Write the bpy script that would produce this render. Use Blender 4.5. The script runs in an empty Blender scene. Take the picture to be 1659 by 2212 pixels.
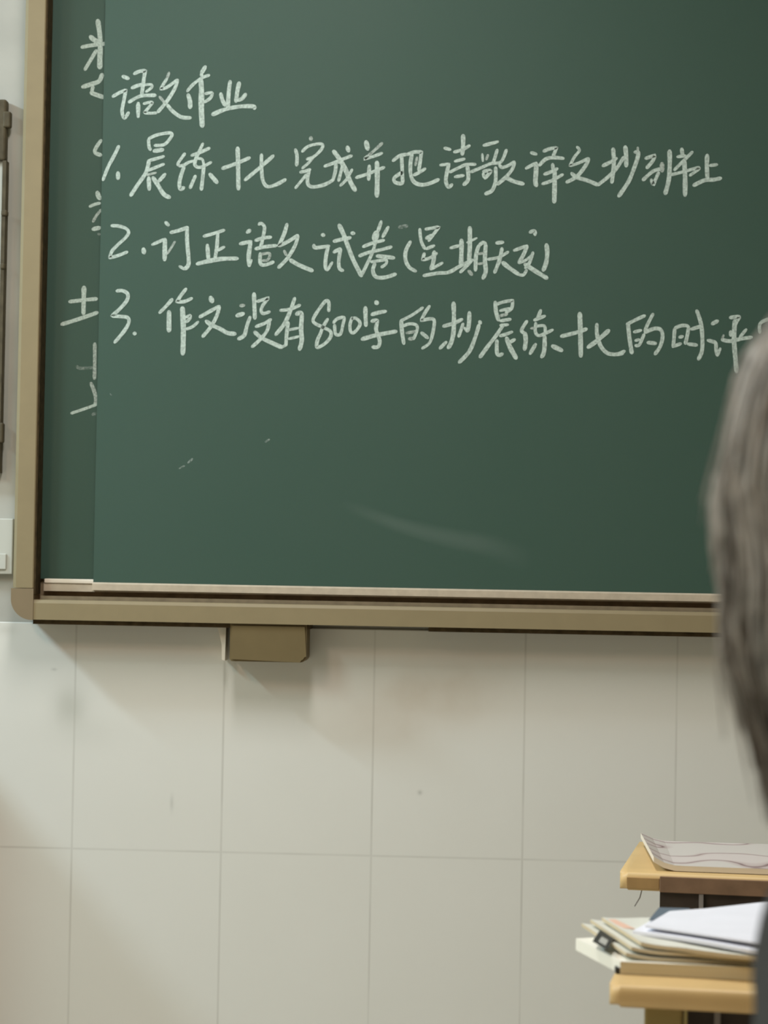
import bpy, bmesh, math, random
from mathutils import Vector, Matrix, noise
random.seed(7)
SC = bpy.context.scene
COL = SC.collection

# ------------------------------------------------------------------ camera
FPX, YAW, PITCH, ROLL = 4879.2, -0.04963, 0.02433, 0.0180
CAM = Vector((0.2185, -4.5, 1.17))
def _basis():
    cy, sy, cp, sp = math.cos(YAW), math.sin(YAW), math.cos(PITCH), math.sin(PITCH)
    f = Vector((sy*cp, cy*cp, sp)); r = Vector((cy, -sy, 0)); u = r.cross(f)
    c, s = math.cos(ROLL), math.sin(ROLL)
    return c*r + s*u, -s*r + c*u, f
CR, CU, CF = _basis()
cd = bpy.data.cameras.new('camera'); cam = bpy.data.objects.new('camera', cd); COL.objects.link(cam)
cam.matrix_world = Matrix(((CR.x, CU.x, -CF.x, CAM.x), (CR.y, CU.y, -CF.y, CAM.y), (CR.z, CU.z, -CF.z, CAM.z), (0, 0, 0, 1)))
cd.sensor_fit = 'AUTO'; cd.sensor_width = 36.0; cd.lens = FPX/2212*36
cd.clip_start = 0.05; cd.clip_end = 60
cd.dof.use_dof = True; cd.dof.focus_distance = 3.7; cd.dof.aperture_fstop = 8.5
SC.camera = cam

# ------------------------------------------------------------------ world, exposure
w = bpy.data.worlds.new('world'); SC.world = w; w.use_nodes = True
w.node_tree.nodes['Background'].inputs[0].default_value = (0.55, 0.6, 0.6, 1)
w.node_tree.nodes['Background'].inputs[1].default_value = 0.02
SC.view_settings.view_transform = 'Standard'; SC.view_settings.look = 'None'
SC.view_settings.gamma = 1; SC.view_settings.exposure = 0.0; SC.view_settings.use_curve_mapping = False

# ------------------------------------------------------------------ lamps of the room
LAMPS = [  # x, y, z, length along x, length along y, watts, colour
    (-2.65, -0.85, 2.92, 0.5, 0.12, 61, (0.62, 0.80, 0.96)),
    (-0.30, -1.60, 3.05, 0.3, 1.2, 37, (1.0, 0.96, 0.94)),
    (-2.50, -2.60, 3.05, 0.3, 1.2, 53, (0.67, 0.97, 1.0)),
    (-1.90, -3.60, 3.05, 0.3, 1.2, 46, (1.0, 0.70, 0.56)),
]
for lx, ly, lz, sx, sy, wt, c in LAMPS:
    ld = bpy.data.lights.new('tube_light', 'AREA'); ld.shape = 'RECTANGLE'; ld.size = sx; ld.size_y = sy
    ld.energy = wt; ld.color = c
    lo = bpy.data.objects.new('tube_light', ld); COL.objects.link(lo); lo.location = (lx, ly, lz)
    if ly > -1.5:      # blackboard lamps: their reflectors tilt towards the board
        lo.rotation_euler = (Vector((lx+0.9 if lx < -1 else lx, -0.02, 1.2)) - lo.location).to_track_quat('-Z', 'Y').to_euler()

# ------------------------------------------------------------------ helpers
def ray(px, py):
    return CF + (px-829.5)/FPX*CR - (py-1106)/FPX*CU
def P(px, py, y):
    d = ray(px, py); return CAM + d*((y-CAM.y)/d.y)
def HZ(px, py, z):
    d = ray(px, py); return CAM + d*((z-CAM.z)/d.z)

def mat(name, col, rough=0.6, spec=0.3, metal=0.0, var=0.0, vscale=8.0):
    m = bpy.data.materials.new(name); m.use_nodes = True
    nt = m.node_tree; b = nt.nodes['Principled BSDF']
    b.inputs['Base Color'].default_value = (*col, 1); b.inputs['Roughness'].default_value = rough
    b.inputs['Specular IOR Level'].default_value = spec; b.inputs['Metallic'].default_value = metal
    if var:
        tc = nt.nodes.new('ShaderNodeTexCoord'); n = nt.nodes.new('ShaderNodeTexNoise')
        n.inputs['Scale'].default_value = vscale; n.inputs['Detail'].default_value = 4
        nt.links.new(tc.outputs['Object'], n.inputs['Vector'])
        mr = nt.nodes.new('ShaderNodeMapRange'); mr.inputs[1].default_value = 0.3; mr.inputs[2].default_value = 0.7
        mr.inputs[3].default_value = 1-var; mr.inputs[4].default_value = 1+var
        nt.links.new(n.outputs['Fac'], mr.inputs[0])
        mx = nt.nodes.new('ShaderNodeVectorMath'); mx.operation = 'SCALE'
        mx.inputs[0].default_value = col; nt.links.new(mr.outputs[0], mx.inputs['Scale'])
        nt.links.new(mx.outputs[0], b.inputs['Base Color'])
    return m

def obj(name, bm, m, parent=None, smooth=False):
    me = bpy.data.meshes.new(name); bmesh.ops.recalc_face_normals(bm, faces=bm.faces)
    bm.to_mesh(me); bm.free()
    o = bpy.data.objects.new(name, me); COL.objects.link(o)
    for x in (m if isinstance(m, (list, tuple)) else [m]): me.materials.append(x)
    if smooth:
        for p in me.polygons: p.use_smooth = True
    if parent: o.parent = parent
    return o
def tag(o, label, cat, group=None):
    o['label'] = label; o['category'] = cat
    if group: o['group'] = group
    return o
def thing(name, label, cat, loc=(0, 0, 0), rz=0, group=None):
    o = bpy.data.objects.new(name, None); COL.objects.link(o); o.location = loc; o.rotation_euler = (0, 0, rz)
    o.empty_display_size = 0.1
    return tag(o, label, cat, group)
def struct(name, bm, m, parent=None):
    o = obj(name, bm, m, parent)
    if not parent: o['kind'] = 'structure'
    return o
def box(bm, x0, x1, y0, y1, z0, z1, bev=0.0, seg=2):
    vs = [bm.verts.new((x, y, z)) for x in (x0, x1) for y in (y0, y1) for z in (z0, z1)]
    fs = []
    for q in ((0, 1, 3, 2), (4, 6, 7, 5), (0, 4, 5, 1), (2, 3, 7, 6), (0, 2, 6, 4), (1, 5, 7, 3)):
        fs.append(bm.faces.new([vs[i] for i in q]))
    if bev:
        es = {e for f in fs for e in f.edges}
        bmesh.ops.bevel(bm, geom=list(es), offset=bev, segments=seg, profile=0.5, affect='EDGES')
    return bm
def NB(*a, **k): return box(bmesh.new(), *a, **k)
def prism(bm, pts, axis, a0, a1):
    """extrude a closed polygon along an axis: pts are (u, v)"""
    def mk(u, v, a):
        return {'x': (a, u, v), 'y': (u, a, v), 'z': (u, v, a)}[axis]
    A = [bm.verts.new(mk(u, v, a0)) for u, v in pts]; B = [bm.verts.new(mk(u, v, a1)) for u, v in pts]
    n = len(pts)
    for i in range(n): bm.faces.new((A[i], A[(i+1) % n], B[(i+1) % n], B[i]))
    bm.faces.new(A[::-1]); bm.faces.new(B)
    return bm
def tube(bm, pts, rad, seg=8, mi=0):
    pts = [Vector(p) for p in pts]; n = len(pts); rings = []
    rads = rad if isinstance(rad, (list, tuple)) else [rad]*n
    for i, p in enumerate(pts):
        t = (pts[min(i+1, n-1)] - pts[max(i-1, 0)]).normalized()
        a = t.orthogonal().normalized() if i == 0 else (pa - t*pa.dot(t)).normalized()
        pa = a; b = t.cross(a)
        rings.append([bm.verts.new(p + (a*math.cos(2*math.pi*k/seg) + b*math.sin(2*math.pi*k/seg))*rads[i]) for k in range(seg)])
    for i in range(n-1):
        for k in range(seg):
            bm.faces.new((rings[i][k], rings[i][(k+1) % seg], rings[i+1][(k+1) % seg], rings[i+1][k])).material_index = mi
    bm.faces.new(rings[0][::-1]).material_index = mi; bm.faces.new(rings[-1]).material_index = mi
    return bm
def catmull(p, n=6):
    if len(p) < 3: return list(p)
    q = [p[0]] + list(p) + [p[-1]]; out = []
    for i in range(1, len(q)-2):
        a, b, c, d = q[i-1], q[i], q[i+1], q[i+2]
        if b == c: continue
        for k in range(n):
            t = k/n
            out.append(tuple(0.5*((2*b[j]) + (-a[j]+c[j])*t + (2*a[j]-5*b[j]+4*c[j]-d[j])*t*t + (-a[j]+3*b[j]-3*c[j]+d[j])*t**3) for j in range(len(b))))
    out.append(tuple(p[-1])); return out

# ------------------------------------------------------------------ setting
def tile_material():
    m = bpy.data.materials.new('white_wall_tiles'); m.use_nodes = True
    nt = m.node_tree; N = nt.nodes; L = nt.links; b = N['Principled BSDF']
    b.inputs['Roughness'].default_value = 0.5; b.inputs['Specular IOR Level'].default_value = 0.25
    tc = N.new('ShaderNodeTexCoord'); sep = N.new('ShaderNodeSeparateXYZ'); L.new(tc.outputs['Object'], sep.inputs[0])
    def M(op, a, c=None, d=None):
        n = N.new('ShaderNodeMath'); n.operation = op
        for i, v in enumerate((a, c, d)):
            if v is None: continue
            if isinstance(v, (int, float)): n.inputs[i].default_value = v
            else: L.new(v, n.inputs[i])
        return n.outputs[0]
    def joint(s, off, step, wdt):
        f = M('FRACT', M('ADD', M('DIVIDE', M('SUBTRACT', s, off), step), 100.5))
        dist = M('MULTIPLY', M('ABSOLUTE', M('SUBTRACT', f, 0.5)), step)
        r = N.new('ShaderNodeMapRange'); r.interpolation_type = 'SMOOTHSTEP'
        L.new(dist, r.inputs[0]); r.inputs[1].default_value = 0.0006; r.inputs[2].default_value = wdt
        r.inputs[3].default_value = 1; r.inputs[4].default_value = 0
        return r.outputs[0]
    j = M('MAXIMUM', joint(sep.outputs[0], -0.6185, 0.3, 0.0034), M('MULTIPLY', joint(sep.outputs[2], 0.5956, 0.45, 0.0034), 0.85))
    nz = N.new('ShaderNodeTexNoise'); nz.inputs['Scale'].default_value = 5; nz.inputs['Detail'].default_value = 2
    L.new(tc.outputs['Object'], nz.inputs['Vector'])
    jn = N.new('ShaderNodeMapRange'); L.new(nz.outputs['Fac'], jn.inputs[0])
    jn.inputs[1].default_value = 0.3; jn.inputs[2].default_value = 0.7; jn.inputs[3].default_value = 0.10; jn.inputs[4].default_value = 0.36
    jf = M('MULTIPLY', j, jn.outputs[0])
    def mixc(f, c1, c2):
        n = N.new('ShaderNodeMix'); n.data_type = 'RGBA'
        if isinstance(f, float): n.inputs[0].default_value = f
        else: L.new(f, n.inputs[0])
        for i, c in ((6, c1), (7, c2)):
            if isinstance(c, tuple): n.inputs[i].default_value = (*c, 1)
            else: L.new(c, n.inputs[i])
        return n.outputs[2]
    col = mixc(nz.outputs['Fac'], (0.70, 0.69, 0.625), (0.73, 0.72, 0.66))
    # stains with a shape of their own: grey smudge, rusty patch, specks
    n2 = N.new('ShaderNodeTexNoise'); n2.inputs['Scale'].default_value = 14; n2.inputs['Detail'].default_value = 4
    L.new(tc.outputs['Object'], n2.inputs['Vector'])
    def blob(px, py, rx, rz, amt, c, wob=0.6):
        nonlocal col
        p = P(px, py, 0); sx, sz = rx*0.00092, rz*0.00092
        u = M('DIVIDE', M('SUBTRACT', sep.outputs[0], p.x), sx); v = M('DIVIDE', M('SUBTRACT', sep.outputs[2], p.z), sz)
        r2 = M('ADD', M('MULTIPLY', u, u), M('MULTIPLY', v, v))
        r2 = M('ADD', r2, M('MULTIPLY', M('SUBTRACT', n2.outputs['Fac'], 0.5), wob))
        f = M('MULTIPLY', M('EXPONENT', M('MULTIPLY', M('MAXIMUM', r2, 0.0), -1.0)), amt)
        col = mixc(f, col, c)
    blob(150, 1525, 34, 40, 0.42, (0.30, 0.31, 0.25))
    blob(180, 1580, 75, 40, 0.12, (0.35, 0.36, 0.30))
    blob(935, 1500, 110, 60, 0.30, (0.42, 0.30, 0.17), 1.6)
    blob(850, 1560, 130, 60, 0.12, (0.42, 0.32, 0.22), 1.6)
    blob(1060, 1450, 80, 60, 0.10, (0.45, 0.33, 0.2), 1.6)
    blob(907, 1712, 5, 5, 0.4, (0.25, 0.25, 0.22), 0.2)
    blob(371, 1735, 4, 17, 0.28, (0.3, 0.3, 0.27), 0.4)
    blob(117, 1446, 6, 3, 0.3, (0.25, 0.25, 0.22), 0.2)
    blob(15, 1360, 22, 12, 0.25, (0.35, 0.34, 0.28), 0.6)
    col = mixc(jf, col, (0.30, 0.28, 0.235))
    L.new(col, b.inputs['Base Color'])
    return m
M_TILE = tile_material()
M_PLASTER = mat('grey_white_plaster', (0.43, 0.42, 0.37), 0.85, 0.15, var=0.10, vscale=5)
M_WALL = mat('cream_paint', (0.66, 0.61, 0.50), 0.8, 0.2, var=0.04, vscale=2)
M_CEIL = mat('ceiling_paint', (0.75, 0.73, 0.68), 0.9, 0.1, var=0.03, vscale=2)
M_FLOOR = mat('terrazzo_floor', (0.50, 0.45, 0.37), 0.5, 0.3, var=0.12, vscale=40)
X0, X1, YB, ZC = -3.7, 4.5, -8.0, 3.2
ZT = P(20, 1343.5, 0).z
struct('floor', NB(X0, X1, YB, 0.2, -0.1, 0), M_FLOOR)
struct('ceiling', NB(X0, X1, YB, 0.2, ZC, ZC+0.1), M_CEIL)
wf = struct('wall_front', NB(X0, X1, 0.007, 0.2, 0, ZC), M_PLASTER)
obj('tile_dado', NB(X0, X1, 0.0, 0.007, 0, ZT, bev=0.002, seg=1), M_TILE, wf)
struct('wall_left', NB(X0-0.1, X0, YB, 0.2, 0, ZC), M_WALL)
struct('wall_right', NB(X1, X1+0.1, YB, 0.2, 0, ZC), M_WALL)
struct('wall_back', NB(X0, X1, YB-0.1, YB, 0, ZC), M_WALL)

# ------------------------------------------------------------------ chalkboard
M_FRAME = mat('champagne_aluminium', (0.275, 0.220, 0.122), 0.5, 0.35, var=0.03, vscale=30)
M_CAP = mat('tan_plastic', (0.235, 0.178, 0.105), 0.55, 0.3, var=0.05, vscale=20)
M_TRACK = mat('brown_track', (0.26, 0.185, 0.11), 0.6, 0.2, var=0.25, vscale=40)
M_RIDGE = mat('tan_track_ridge', (0.21, 0.165, 0.105), 0.6, 0.2, var=0.15, vscale=40)
M_SHADE_LIP = mat('dark_brown_shade_lip', (0.07, 0.05, 0.025), 0.8, 0.1, var=0.3, vscale=60)  # dark brown used as painted shade, under the rail and inside the stile
M_TRIM = mat('cream_panel_trim', (0.52, 0.44, 0.33), 0.45, 0.35, var=0.08, vscale=60)
M_TRIM_GLINT = mat('painted_trim_highlight', (0.80, 0.72, 0.60), 0.5, 0.3)  # near-white tone for the highlight painted along the trim
M_CLIP = mat('olive_tan_bracket', (0.165, 0.123, 0.055), 0.55, 0.3, var=0.05, vscale=20)
def board_material(name, k):
    m = bpy.data.materials.new(name); m.use_nodes = True
    nt = m.node_tree; N = nt.nodes; L = nt.links; b = N['Principled BSDF']
    b.inputs['Roughness'].default_value = 0.55; b.inputs['Specular IOR Level'].default_value = 0.3
    tc = N.new('ShaderNodeTexCoord')
    n1 = N.new('ShaderNodeTexNoise'); n1.inputs['Scale'].default_value = 3.0; n1.inputs['Detail'].default_value = 5
    n2 = N.new('ShaderNodeTexNoise'); n2.inputs['Scale'].default_value = 320; n2.inputs['Detail'].default_value = 2
    L.new(tc.outputs['Object'], n1.inputs['Vector']); L.new(tc.outputs['Object'], n2.inputs['Vector'])
    mx = N.new('ShaderNodeMix'); mx.data_type = 'RGBA'
    mx.inputs[6].default_value = (0.045*k, 0.094*k, 0.068*k, 1); mx.inputs[7].default_value = (0.053*k, 0.098*k, 0.074*k, 1)
    L.new(n1.outputs['Fac'], mx.inputs[0])
    m2 = N.new('ShaderNodeMix'); m2.data_type = 'RGBA'; m2.blend_type = 'MULTIPLY'; m2.inputs[0].default_value = 0.10
    L.new(mx.outputs[2], m2.inputs[6]); L.new(n2.outputs['Color'], m2.inputs[7])
    L.new(m2.outputs[2], b.inputs['Base Color'])
    return m
M_BOARD = board_material('green_board_enamel', 1.0)
M_BOARDB = board_material('green_board_enamel_dusty', 1.0)

YF, YPF, YPB = -0.085, -0.055, -0.030          # frame front, front panel face, back panel face
fx0 = (P(50, 0, YF).x + P(28, 1300, YF).x)/2    # outer left edge of the frame
fx1 = (P(94, 0, YF).x + P(78, 1270, YF).x)/2
fz0 = (P(150, 1339, YF).z + P(1100, 1359, YF).z)/2
fz1 = (P(150, 1295, YF).z + P(1100, 1315.5, YF).z)/2
XR, ZTOP = 3.25, 2.44
print('frame', fx0, fx1, fz0, fz1, ZT)
cb = thing('chalkboard', 'green sliding chalkboard in a champagne aluminium frame, covered with white chalk writing', 'chalkboard', (0, 0, 0))
# left stile: rounded profile
def stile(x0, x1, z0, z1):
    bm = bmesh.new()
    prism(bm, [(x0, 0.004), (x0, YF+0.012), (x0+0.008, YF), (x1-0.002, YF), (x1, YF+0.002), (x1, 0.004)], 'z', z0, z1)
    return bm
R_C = 0.042
obj('frame_stile', stile(fx0, fx1, fz0+0.062, ZTOP), M_FRAME, cb)
obj('frame_stile', stile(XR-(fx1-fx0), XR, fz0+R_C, ZTOP), M_FRAME, cb)
obj('side_shade_strip', NB(fx1+0.0001, fx1+0.003, YF+0.004, YPB-0.001, fz0+0.05, ZTOP), M_SHADE_LIP, cb)  # dark strip painting the shade on the stile's inner side
# bottom rail: chamfered top edge, open channel behind it
rx0 = fx1 - 0.001
bm = bmesh.new()
prism(bm, [(YF, fz0), (YF, fz1-0.007), (YF+0.003, fz1-0.001), (YF+0.007, fz1), (YF+0.012, fz1), (YF+0.012, fz0+0.022), (-0.004, fz0+0.022), (-0.004, fz0)], 'x', rx0, XR-0.05)
obj('frame_rail', bm, M_FRAME, cb)
bm = bmesh.new()
prism(bm, [(YF, ZTOP), (YF, ZTOP+0.045), (-0.004, ZTOP+0.045), (-0.004, ZTOP)], 'x', fx0, XR)
obj('frame_rail', bm, M_FRAME, cb)
for a, b in ((fx1-0.002, P(668, 1355, YF).x), (P(925, 1360, YF).x, XR-0.06)):
    obj('shadow_gap_lip', NB(a, b, YF+0.012, -0.0005, fz0-0.009, fz0), M_SHADE_LIP, cb)  # dark lip paints in the shadow gap below the rail
obj('track', NB(rx0, XR-0.05, YF+0.013, -0.006, fz0+0.023, fz0+0.036), M_TRACK, cb)
obj('track_ridge', NB(fx1+0.012, XR-0.05, YF+0.014, YF+0.018, fz0+0.0362, fz1+0.0075), M_RIDGE, cb)
obj('backing', NB(rx0, XR-0.05, YPB+0.007, -0.001, fz0+0.02, ZTOP), M_TRACK, cb)
def corner(x0, x1, z0):
    n = 10; pts = [(x1, z0), (x1, z0+0.062)] + [(x0, z0+0.062)] + [(x0, z0+R_C)]
    pts += [(x0+R_C - R_C*math.cos(a), z0+R_C - R_C*math.sin(a)) for a in [math.pi/2*k/n for k in range(1, n)]]
    pts.append((min(x0+R_C, x1), z0))
    bm = bmesh.new(); prism(bm, pts, 'y', YF-0.002, 0.004); return bm
obj('corner_cap', corner(fx0-0.001, fx1+0.0005, fz0-0.001), M_CAP, cb)

# sliding panels
pxl = (P(224, 40, YPF).x + P(205, 1240, YPF).x)/2
pz0 = (P(420, 1261, YPF).z + P(1200, 1277, YPF).z)/2         # top of the cream trim under the front panel
bz0 = P(150, 1251, YPB).z
print('panel', pxl, pz0, bz0)
pan = obj('sliding_panel', NB(pxl, 1.38, YPF, YPF+0.012, pz0, ZTOP), M_BOARD, cb)
obj('sliding_panel', NB(1.40, XR-0.05, YPF, YPF+0.012, pz0, ZTOP), M_BOARD, cb)
bm = bmesh.new()
prism(bm, [(YPF-0.006, pz0-0.0155), (YPF-0.006, pz0-0.003), (YPF-0.003, pz0), (YPF+0.013, pz0), (YPF+0.013, pz0-0.0155)], 'x', pxl-0.001, 1.38)
obj('panel_trim', bm, M_TRIM, pan)
bpan = obj('fixed_panel', NB(fx1+0.0005, XR-0.045, YPB, YPB+0.006, bz0, ZTOP), M_BOARDB, cb)
bm = bmesh.new()
prism(bm, [(YPB-0.018, bz0-0.024), (YPB-0.018, bz0-0.010), (YPB-0.006, bz0), (YPB+0.006, bz0), (YPB+0.006, bz0-0.022)], 'x', fx1+0.013, XR-0.05)
obj('panel_trim', bm, M_TRIM, bpan)
obj('trim_highlight', NB(fx1+0.014, XR-0.052, YPB-0.0205, YPB-0.0062, bz0-0.0085, bz0+0.0005, bev=0.002), M_TRIM_GLINT, bpan)  # bright bar in place of the lit top of the trim
# hanging bracket under the board
k0, k1 = P(496, 1390, YF+0.006), P(662, 1390, YF+0.006); kz = P(580, 1430, YF+0.006).z
bm = bmesh.new(); rr = 0.012
pts = [(k0.x, fz0-0.0002), (k0.x, kz+0.004), (k0.x+0.004, kz)] + [(k1.x-rr+rr*math.sin(a), kz+rr-rr*math.cos(a)) for a in [math.pi/2*i/6 for i in range(7)]] + [(k1.x, fz0-0.0002)]
prism(bm, pts, 'y', YF+0.006, 0.0)
bmesh.ops.bevel(bm, geom=[e for e in bm.edges if abs(e.verts[0].co.y-(YF+0.006)) < 1e-5 and abs(e.verts[1].co.y-(YF+0.006)) < 1e-5], offset=0.004, segments=2, affect='EDGES')
obj('mounting_bracket', bm, M_CLIP, cb)

# ------------------------------------------------------------------ chalk writing
def chalk_material(name, col, cover):
    m = bpy.data.materials.new(name); m.use_nodes = True
    nt = m.node_tree; N = nt.nodes; L = nt.links; b = N['Principled BSDF']
    b.inputs['Base Color'].default_value = (*col, 1); b.inputs['Roughness'].default_value = 0.95; b.inputs['Specular IOR Level'].default_value = 0.05
    tc = N.new('ShaderNodeTexCoord'); n = N.new('ShaderNodeTexNoise'); n.inputs['Scale'].default_value = 260; n.inputs['Detail'].default_value = 3
    L.new(tc.outputs['Object'], n.inputs['Vector'])
    r = N.new('ShaderNodeMapRange'); L.new(n.outputs['Fac'], r.inputs[0]); r.inputs[1].default_value = 0.3; r.inputs[2].default_value = 0.62
    r.inputs[3].default_value = cover-0.3; r.inputs[4].default_value = min(1, cover+0.12)
    L.new(r.outputs[0], b.inputs['Alpha'])
    return m
M_CHALK = chalk_material('white_chalk', (0.53, 0.63, 0.56), 0.90)
M_FAINT = chalk_material('thin_white_chalk', (0.56, 0.64, 0.57), 0.62)
M_GHOST = chalk_material('rubbed_chalk', (0.50, 0.58, 0.52), 0.28)

def parse(ox, oy, s, txt, W=45):
    out = []
    for part in txt.split(';'):
        part = part.strip()
        if not part: continue
        wd, mi = W, 0
        if ':' in part:
            h, part = part.split(':')
            for t in h.split():
                if t[0] == 'w': wd = float(t[1:])
                if t[0] == 'f': mi = 1
                if t[0] == 'g': mi = 2
        pts = [tuple(float(v) for v in q.split(',')) for q in part.split()]
        out.append(([(ox+u*s, oy+v*s) for u, v in pts], wd*s, mi))
    return out
_k = [0]
def ribbon(bm, pts, wpx, mi, yface, clip=None):
    """flat chalk stroke lying on a panel: a smooth strip with round tapered ends, in metres on the board"""
    pts = catmull(pts, 7) if len(pts) > 2 else [tuple(pts[0][j]+(pts[1][j]-pts[0][j])*t/5 for j in (0, 1)) for t in range(6)]
    w3 = [P(x, y, yface) for x, y in pts]
    _k[0] += 1
    y = yface - 0.0004 - 0.000004*(_k[0] % 60)
    hw = wpx*0.5*(CAM.y-yface)/-FPX*-1
    hw = abs(hw)
    n = len(w3); dist = [0]
    for i in range(1, n): dist.append(dist[-1] + (w3[i]-w3[i-1]).length)
    tot = max(dist[-1], 1e-5)
    ring = []
    def dirv(i):
        a, b = w3[max(i-1, 0)], w3[min(i+1, n-1)]
        d = Vector((b.x-a.x, 0, b.z-a.z)); return d.normalized() if d.length > 1e-9 else Vector((1, 0, 0))
    seed = random.random()*100
    L, Rr = [], []
    for i in range(n):
        d = dirv(i); nn = Vector((-d.z, 0, d.x))
        k = 0.94 + 0.16*noise.noise(Vector((dist[i]*60, seed, 0)))
        e = min(dist[i], tot-dist[i])/max(hw, 1e-6)
        if e < 0.6: k *= 0.72 + 0.28*e/0.6
        c = Vector((w3[i].x, y, w3[i].z))
        L.append(c + nn*hw*k); Rr.append(c - nn*hw*k)
    cap0 = [Vector((w3[0].x, y, w3[0].z)) - dirv(0)*hw*0.45*f + Vector((-dirv(0).z, 0, dirv(0).x))*hw*0.66*g for f, g in ((0.8, -0.6), (1.0, 0), (0.8, 0.6))]
    cap1 = [Vector((w3[-1].x, y, w3[-1].z)) + dirv(n-1)*hw*0.45*f + Vector((-dirv(n-1).z, 0, dirv(n-1).x))*hw*0.66*g for f, g in ((0.8, 0.6), (1.0, 0), (0.8, -0.6))]
    VL = [bm.verts.new(q) for q in L]; VR = [bm.verts.new(q) for q in Rr]
    C0 = [bm.verts.new(q) for q in cap0]; C1 = [bm.verts.new(q) for q in cap1]
    fs = [bm.faces.new((VL[i], VL[i+1], VR[i+1], VR[i])) for i in range(n-1)]
    fs.append(bm.faces.new((VL[0], VR[0], C0[0], C0[1], C0[2]))); fs.append(bm.faces.new((VR[-1], VL[-1], C1[0], C1[1], C1[2])))
    for f in fs: f.material_index = mi

S3 = 300/1659
A = (100, 0, S3); B_ = (230, 130, 340/1659); C_ = (180, 280, S3); D_ = (460, 280, S3); E_ = (740, 280, S3); F_ = (1020, 280, S3); G_ = (1280, 280, S3)
H_ = (120, 420, 200/1659); I_ = (220, 460, S3); J_ = (500, 460, S3); K_ = (660, 460, S3); L_ = (920, 460, S3)
M_ = (120, 600, 200/1427); N_ = (320, 610, S3); O_ = (560, 620, S3); P_ = (760, 630, S3); Q_ = (1020, 630, S3); R_ = (1320, 650, 339/1659)

OLD = [  # remains of older writing on the fixed panel, running under the sliding one
 (A, 'w65: 615,240 640,420 645,560 640,700 640,815; w62: 525,435 570,475 640,515; w48: 420,565 520,545 640,530 720,520; w45: 600,600 540,700 460,835; w60: 430,1040 540,1005 630,970 670,885; w42: 560,1030 545,1090; w55: 530,1105 590,1130 690,1165'),
 (C_, 'w48: 215,125 165,195 130,265; w50: 130,265 165,290 215,305; w60: 165,745 180,790 200,830; '),
 (H_, 'w60: 610,220 700,180 800,155; f w55: 825,270 740,370 670,490; w85: 665,625 800,595; g w50: 760,710 800,715'),
 (M_, 'w78: 440,140 435,300 430,560; w60: 210,370 420,345 640,325; w65: 90,720 350,640 650,535; f w60: 605,1010 605,1250 600,1560; g w48: 325,1360 360,1392 450,1395 570,1385; f w60: 545,1620 600,1760 622,1880 605,1960; w50: 240,2090 420,2030 630,1955; g w60: 570,2110 620,2090'),
]
HEAD = [(B_, '''w45: 170,170 235,195; w40: 65,385 135,345 205,315 205,315 185,420 165,540 190,610 235,550; w42: 290,145 350,118 408,112 408,112 390,230 372,365; w40: 265,295 340,265 400,258;
 w32: 390,262 470,258 475,290 415,335; w40: 235,445 310,400 380,375 520,370; w46: 335,450 335,600; w34: 390,460 470,442 485,452 485,452 400,555 400,555 460,560 530,556;
 f w34: 660,130 640,190; w36: 640,190 600,255 572,305 572,305 640,285 750,205; w40: 752,205 720,300 640,430 540,550; f w36: 560,385 590,420 620,455; w42: 640,470 700,540 790,600 890,608;
 w46: 1045,65 1000,140; w36: 1085,158 1000,190 910,260 850,330; w40: 1000,140 1005,170; w48: 860,360 880,430 882,505; w60: 995,200 1002,330 1000,500 1010,700; w36: 1040,355 1112,345 1095,400 1030,445;
 w46: 1305,220 1290,330 1280,500; w48: 1400,235 1380,330 1365,440; w45: 1205,350 1222,420 1255,480; w40: 1470,355 1430,405 1380,425; w46: 1115,575 1250,520 1400,490 1545,488 1560,515''')]
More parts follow.
